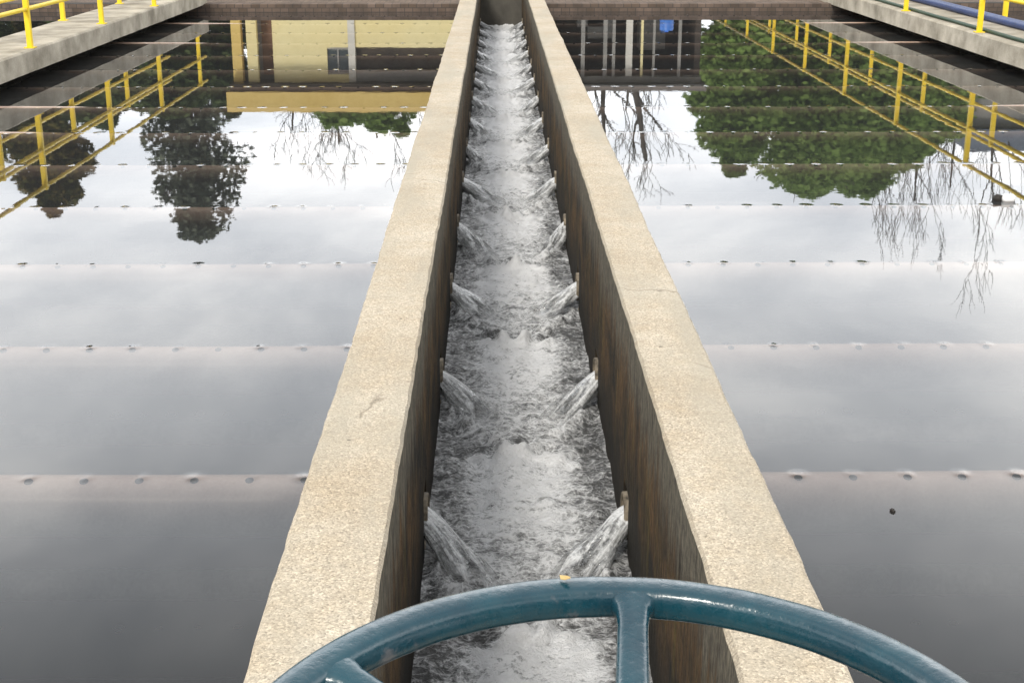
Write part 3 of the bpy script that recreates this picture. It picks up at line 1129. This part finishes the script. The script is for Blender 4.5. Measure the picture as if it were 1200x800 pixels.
zS = mir(600, 97, SY).z
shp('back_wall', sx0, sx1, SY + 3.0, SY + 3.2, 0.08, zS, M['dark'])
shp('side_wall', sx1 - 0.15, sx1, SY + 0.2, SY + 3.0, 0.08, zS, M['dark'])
shp('roof', sx0 - 0.2, sx1 + 0.1, SY - 0.5, SY + 3.3, zS + 0.003, zS + 0.16, M['fibre'])
shp('beam', sx0, sx1, SY - 0.06, SY + 0.06, zS - 0.16, zS, M['greywall'])
for px, w, m_ in ((683, 0.10, 'greywall'), (709, 0.10, 'greywall'), (719, 0.08, 'greywall'), (737, 0.17, 'whitepaint'), (752, 0.06, 'yellowwall'), (766, 0.06, 'greywall'), (796, 0.08, 'greywall')):
    xx = mir(px, 60, SY).x
    shp('post', xx - w / 2, xx + w / 2, SY - 0.05 - w * 0.1, SY + 0.05, 0.08, zS - 0.163, M[m_])
for i, px in enumerate((690, 702, 762)):
    xx = mir(px, 60, SY + 2).x
    shp('tank', xx - 0.35, xx + 0.35, SY + 1.6, SY + 2.3, 0.08, 1.3 + 0.3 * i, M['greywall'])


def barrel(p, h, r, label):
    root = empty('barrel', p)
    tag(root, label, 'barrel')
    bm = bmesh.new()
    prof = [(0.88, 0), (1, 0.04), (1, 0.3), (1.04, 0.33), (1, 0.36), (1, 0.64), (1.04, 0.67), (1, 0.7), (1, 0.96), (0.88, 1.0)]
    rings = [[bm.verts.new((a * r * math.cos(2 * PI * k / 20), a * r * math.sin(2 * PI * k / 20), b * h)) for k in range(20)] for a, b in prof]
    for a, b in zip(rings, rings[1:]):
        for k in range(20):
            bm.faces.new((a[k], a[(k + 1) % 20], b[(k + 1) % 20], b[k]))
    bm.faces.new(rings[0][::-1])
    bm.faces.new(rings[-1])
    link('drum', bm, M['blue'], root, True)
    bm = bmesh.new()
    tube(bm, [(0, 0, h), (0, 0, h + 0.03)], r * 0.3, 12)
    link('cap', bm, M['blue'], root)


pb = mir(781, 36, 31.5)
barrel((pb.x, 31.5, 0.13), pb.z - 0.13, 0.13 * 1.2, 'bright blue plastic barrel by the shed at the far right tank')

# low slate-blue roofed building far right
gb = empty('store_building', (0, 0, 0))
tag(gb, 'low grey store with a slate blue roof at the far right', 'building')
g0, g1 = mir(1128, 170, 50), mir(1290, 170, 50)
zz0, zz1 = mir(1170, 150, 50).z, mir(1170, 182, 50).z
part('wall', (g0.x, 50, 0.08), (g1.x, 55, zz0), M['greywall'], gb)
bm = bmesh.new()
vs = [bm.verts.new(p) for p in ((g0.x - .3, 49.6, zz0), (g1.x + .3, 49.6, zz0), (g1.x + .3, 55.4, zz0), (g0.x - .3, 55.4, zz0), (g0.x + 1.0, 52.5, zz1 + .3), (g1.x + .3, 52.5, zz1 + .3))]
for f in ((0, 1, 5, 4), (2, 3, 4, 5), (3, 0, 4), (1, 2, 5), (3, 2, 1, 0)):
    bm.faces.new([vs[i] for i in f])
bmesh.ops.recalc_face_normals(bm, faces=bm.faces[:])
link('roof', bm, M['bluegrey'], gb)


# ------------------------------------------------------------------ trees
def leaves(bm, c, r, n, size, rnd, shell=0.35, droop=0.0):
    n = int(n * 1.7)
    size *= 1.25
    for _ in range(n):
        while True:
            d = Vector((rnd.uniform(-1, 1), rnd.uniform(-1, 1), rnd.uniform(-1, 1)))
            if 0.05 < d.length < 1:
                break
        d = d.normalized() * (shell + (1 - shell) * rnd.random() ** 0.6)
        p = Vector((c[0] + d.x * r[0], c[1] + d.y * r[1], c[2] + d.z * r[2]))
        s = size * rnd.uniform(0.6, 1.4)
        q = Matrix.Rotation(rnd.uniform(0, 2 * PI), 3, 'Z') @ Matrix.Rotation(rnd.uniform(0.2, 1.35) + droop, 3, 'X')
        a, b = q @ Vector((s, 0, 0)), q @ Vector((0, s * 0.55, 0))
        bm.faces.new([bm.verts.new(p + v) for v in (-a, -b, a, b)])


def branch(bm, p, d, ln, r, depth, rnd, spread=0.55, up=0.15, n=5, tips=None):
    pts, rads = [p.copy()], [r]
    segs = 4
    for i in range(segs):
        d = (d + Vector((rnd.gauss(0, .13), rnd.gauss(0, .13), rnd.gauss(0, .08) + up * 0.25))).normalized()
        p = p + d * ln / segs
        pts.append(p.copy())
        rads.append(r * (1 - 0.5 * (i + 1) / segs))
    tube(bm, pts, rads, 6 if depth > 2 else (5 if depth > 1 else 3), False)
    if depth <= 0:
        if tips is not None:
            tips.append(p.copy())
        return
    for k in range(n):
        t = rnd.uniform(0.35, 1.0) if k else 1.0
        j = min(segs, max(1, round(t * segs)))
        dd = (d + Vector((rnd.gauss(0, spread), rnd.gauss(0, spread), rnd.gauss(0, spread * 0.7) + up))).normalized()
        branch(bm, pts[j], dd, ln * rnd.uniform(0.5, 0.78), max(rads[j] * rnd.uniform(0.5, 0.75), 0.010), depth - 1, rnd, spread, up, n, tips)


def trunk(bm, h, r, rnd, lean=(0, 0)):
    pts = [(lean[0] * t * h + 0.03 * h * math.sin(t * 5 + rnd.random()) * t, lean[1] * t * h, h * t) for t in [i / 8 for i in range(9)]]
    tube(bm, pts, [r * (1.25 if i == 0 else 1 - 0.75 * i / 8) for i in range(9)], 8)
    return [Vector(p) for p in pts]


def leafy_tree(name, label, px, ytop, Y, wpx, leafm, group=None, seed=1, n=5200, base=0.22, size=0.11, blobs=16, taper=0.0, shape='round'):
    rnd = random.Random(seed)
    tp = mir(px, ytop, Y)
    h = tp.z - 0.08
    w = abs(mir(px + wpx / 2, ytop, Y).x - mir(px - wpx / 2, ytop, Y).x) / 2
    root = empty(name, (tp.x, Y, 0.08))
    tag(root, label, 'tree', group)
    bm = bmesh.new()
    sp_ = trunk(bm, h * 0.86, 0.03 * h, rnd)
    for _ in range(10):
        i = rnd.randint(2, 7)
        dd = Vector((rnd.uniform(-1, 1), rnd.uniform(-1, 1), rnd.uniform(0.2, 0.9))).normalized()
        branch(bm, sp_[i], dd, w * 0.36, 0.009 * h, 1, rnd, 0.4, 0.1, 3)
    link('trunk', bm, M['bark'], root, True)
    bm = bmesh.new()
    for k in range(blobs):
        t = (k + rnd.random()) / blobs
        z = h * (base + (1 - base) * t)
        if shape == 'round':
            rad = w * math.sqrt(max(0.05, 1 - (2 * t - 0.9) ** 2 * 0.95))
        elif shape == 'column':
            rad = w * (0.95 - 0.45 * t ** 3)
        else:
            rad = w
        a = rnd.uniform(0, 2 * PI)
        ro = rad * rnd.uniform(0.1, 0.62)
        br = rad * rnd.uniform(0.40, 0.62)
        bz = min(br * rnd.uniform(0.6, 0.95), max(0.15, h - z) + 0.15)
        leaves(bm, (ro * math.cos(a), ro * math.sin(a), min(z, h - bz * 0.9)), (br, br, bz), n // blobs, size, rnd, 0.3)
    link('crown', bm, leafm, root)
    return root


def bare_tree(label, px, ytop, Y, seed, lean=(0, 0), depth=3, n=5, spread=0.5, thick=0.022, fork=0.35, up=0.3):
    rnd = random.Random(seed)
    tp = mir(px, ytop, Y)
    h = tp.z - 0.08
    root = empty('bare_tree', (tp.x - lean[0] * h * 0.8, Y, 0.08))
    tag(root, label, 'tree', 'leafless trees')
    bm = bmesh.new()
    sp_ = trunk(bm, h * 0.74, thick * h, rnd, lean)
    link('trunk', bm, M['bark'], root, True)
    bm = bmesh.new()
    for k in range(7):
        i = min(8, max(2, round(8 * (fork + (1 - fork) * k / 8))))
        dd = Vector((rnd.uniform(-1, 1) * 0.9 + lean[0], rnd.uniform(-1, 1) * 0.6, rnd.uniform(0.45, 1.0))).normalized()
        branch(bm, sp_[i], dd, h * rnd.uniform(0.12, 0.20), thick * h * 0.42 * (1.15 - i / 10), depth, rnd, spread, up, n)
    link('branches', bm, M['bark'], root, True)
    return root


# left side
leafy_tree('round_tree', 'olive green rounded tree with a browning crown behind the left walkway', 62, 252, 46, 126, M['olive'], None, 4, 12000, 0.22, 0.10, 34)
leafy_tree('tall_tree', 'tall dark feathery tree standing alone behind the left tank', 236, 283, 50, 150, M['darkleaf'], None, 5, 6800, 0.14, 0.105, 46, shape='column')
for i, (px, yt, Y, w, lab) in enumerate(((-40, 172, 42, 190, 'deep green bushy tree at the far left edge behind the left walkway'),
                                         (30, 160, 52, 200, 'deep green tree behind the olive rounded tree'),
                                         (125, 152, 40, 150, 'low deep green tree left of the tall dark tree'),
                                         (196, 138, 44, 140, 'deep green tree at the foot of the tall dark tree'),
                                         (268, 136, 47, 120, 'deep green tree touching the left corner of the yellow building'))):
    leafy_tree('bushy_tree', lab, px, yt, Y, w, M['deep'], 'deep green trees behind the left walkway', 20 + i, 5200, 0.05, 0.11, 20)
for i, (px, yt, Y, w, lab) in enumerate(((392, 148, 46, 150, 'fresh green tree showing over the middle of the yellow building'),
                                         (462, 160, 46, 130, 'fresh green tree showing over the right half of the yellow building'),
                                         (545, 165, 47, 110, 'fresh green tree behind the right end of the yellow building'))):
    leafy_tree('green_tree', lab, px, yt, Y, w, M['green'], 'fresh green trees behind the yellow building', 40 + i, 4600, 0.15, 0.11, 18)
bare_tree('leafless spreading tree behind the yellow building, left of the channel', 405, 238, 48, 61, (0.02, 0), 3, 3, 0.55, 0.016)
bare_tree('thin leafless tree behind the right half of the yellow building', 450, 232, 50, 62, (0.05, 0), 3, 3, 0.5, 0.014)
bare_tree('small leafless tree behind the left half of the yellow building', 350, 222, 52, 63, (-0.08, 0), 3, 3, 0.55, 0.015)

# right side
bare_tree('big leafless leaning tree with a thick forked trunk behind the shed', 765, 262, 40, 71, (0.22, 0), 3, 3, 0.5, 0.026, 0.2)
bare_tree('leafless tree with crossing branches beside the channel behind the shed', 715, 250, 44, 72, (0.10, 0), 3, 3, 0.55, 0.020, 0.25)
for i, (px, yt, Y, w, lab) in enumerate(((862, 206, 45, 140, 'dense fresh green tree nearest to the shed behind the right tank'),
                                         (945, 232, 47, 260, 'tallest dense fresh green tree in the middle of the clump on the right'),
                                         (1010, 230, 49, 200, 'dense fresh green tree right of the tallest one in the clump'),
                                         (1068, 198, 50, 150, 'lower dense fresh green tree at the right end of the clump'))):
    leafy_tree('dense_tree', lab, px, yt, Y, w, M['green'], 'dense green trees behind the right tank', 80 + i, 19000, 0.0, 0.105, 60)
for i, (px, yt, Y, ln, lab) in enumerate(((1000, 305, 55, -0.05, 'slender leafless tree rising just left of a group behind the green clump'),
                                          (1032, 318, 54, -0.03, 'slender upright leafless tree behind the right end of the green clump'),
                                          (1068, 330, 53, 0.0, 'tallest slender leafless tree at the right behind the green clump'),
                                          (1112, 312, 55, 0.04, 'slender leafless tree with bent twigs in front of the blue roofed store'),
                                          (1160, 338, 52, 0.10, 'leaning leafless tree near the right edge by the blue roofed store'))):
    bare_tree(lab, px, yt, Y, 90 + i, (ln, 0), 3, 3, 0.34, 0.010, 0.3, 0.55)

# ------------------------------------------------------------------ sky, sun
SUN_EL, SUN_AZ = R(42), R(203)          # azimuth clockwise from +Y
w = bpy.data.worlds.new('World')
scene.world = w
w.use_nodes = True
nt = w.node_tree
nt.nodes.clear()
wo = nt.nodes.new('ShaderNodeOutputWorld')
bg = nt.nodes.new('ShaderNodeBackground')
sky = nt.nodes.new('ShaderNodeTexSky')
sky.sky_type = 'NISHITA'
sky.sun_disc = False
sky.sun_elevation = SUN_EL
sky.sun_rotation = SUN_AZ
tc = nt.nodes.new('ShaderNodeTexCoord')
sep = nt.nodes.new('ShaderNodeSeparateXYZ')
L(nt, tc.outputs['Generated'], sep.inputs[0])
zc = math_(nt, 'ADD', math_(nt, 'MAXIMUM', sep.outputs[2], 0.0), 0.22)
cx = math_(nt, 'DIVIDE', sep.outputs[0], zc)
cy = math_(nt, 'DIVIDE', sep.outputs[1], zc)
cmb = nt.nodes.new('ShaderNodeCombineXYZ')
L(nt, cx, cmb.inputs[0])
L(nt, cy, cmb.inputs[1])
cl = noise_(nt, cmb.outputs[0], 1.7, 7, 0.55, 0.3)
cl2 = noise_(nt, cmb.outputs[0], 0.7, 3, 0.5)
k = math_(nt, 'ADD', math_(nt, 'MULTIPLY', cl, 0.55), math_(nt, 'MULTIPLY', cl2, 0.45))
bright = ramp(nt, k, [(0.38, (0.60, 0.64, 0.70)), (0.50, (0.95, 0.97, 1.0)), (0.61, (1.38, 1.37, 1.35))])
# the cloud deck is thinner, hence brighter, low over the horizon
el = ramp(nt, sep.outputs[2], [(0.0, 2.3), (0.16, 2.4), (0.26, 2.55), (0.36, 2.75), (0.44, 2.1), (0.53, 1.0), (0.70, 1.0), (1.0, 1.2)])
cloud = mixc(nt, 1.0, bright, el, 'MULTIPLY')
# unseen sky behind the camera, dimmed to darken faces turned that way
hd = ramp(nt, math_(nt, 'MULTIPLY_ADD', sep.outputs[1], 0.5, 0.5), [(0.1, 0.50), (0.55, 1.0)])
cloud = mixc(nt, 1.0, cloud, hd, 'MULTIPLY')
cloud10 = mixc(nt, 1.0, cloud, (11.0, 11.0, 11.0), 'MULTIPLY')
cover = ramp(nt, cl2, [(0.30, 0.80), (0.45, 0.97)])
col = mixc(nt, cover, sky.outputs[0], cloud10)
L(nt, col, bg.inputs[0])
bg.inputs[1].default_value = 0.10
L(nt, bg.outputs[0], wo.inputs[0])

sl = bpy.data.lights.new('sun', 'SUN')
sl.energy = 2.7
sl.angle = R(12)
sl.color = (1.0, 0.95, 0.87)
so_ = bpy.data.objects.new('sun', sl)
COL.objects.link(so_)
sd = Vector((math.sin(SUN_AZ) * math.cos(SUN_EL), math.cos(SUN_AZ) * math.cos(SUN_EL), math.sin(SUN_EL)))
so_.rotation_euler = (-sd).to_track_quat('-Z', 'Y').to_euler()
so_.location = sd * 40

# ------------------------------------------------------------------ camera
cam = bpy.data.cameras.new('camera')
cam.lens = 36 * FPX / 1200
cam.sensor_width = 36
cam.clip_start = 0.05
cam.clip_end = 3000
co = bpy.data.objects.new('camera', cam)
COL.objects.link(co)
co.location = (0, 0, CAM_H)
co.rotation_euler = (PI / 2 - TH, 0, -YAW)
scene.camera = co

scene.view_settings.view_transform = 'Standard'
scene.view_settings.look = 'None'
scene.view_settings.exposure = 0.12
scene.view_settings.gamma = 1
scene.view_settings.use_curve_mapping = False
scene.render.engine = 'CYCLES'
scene.cycles.max_bounces = 8
scene.cycles.transparent_max_bounces = 16
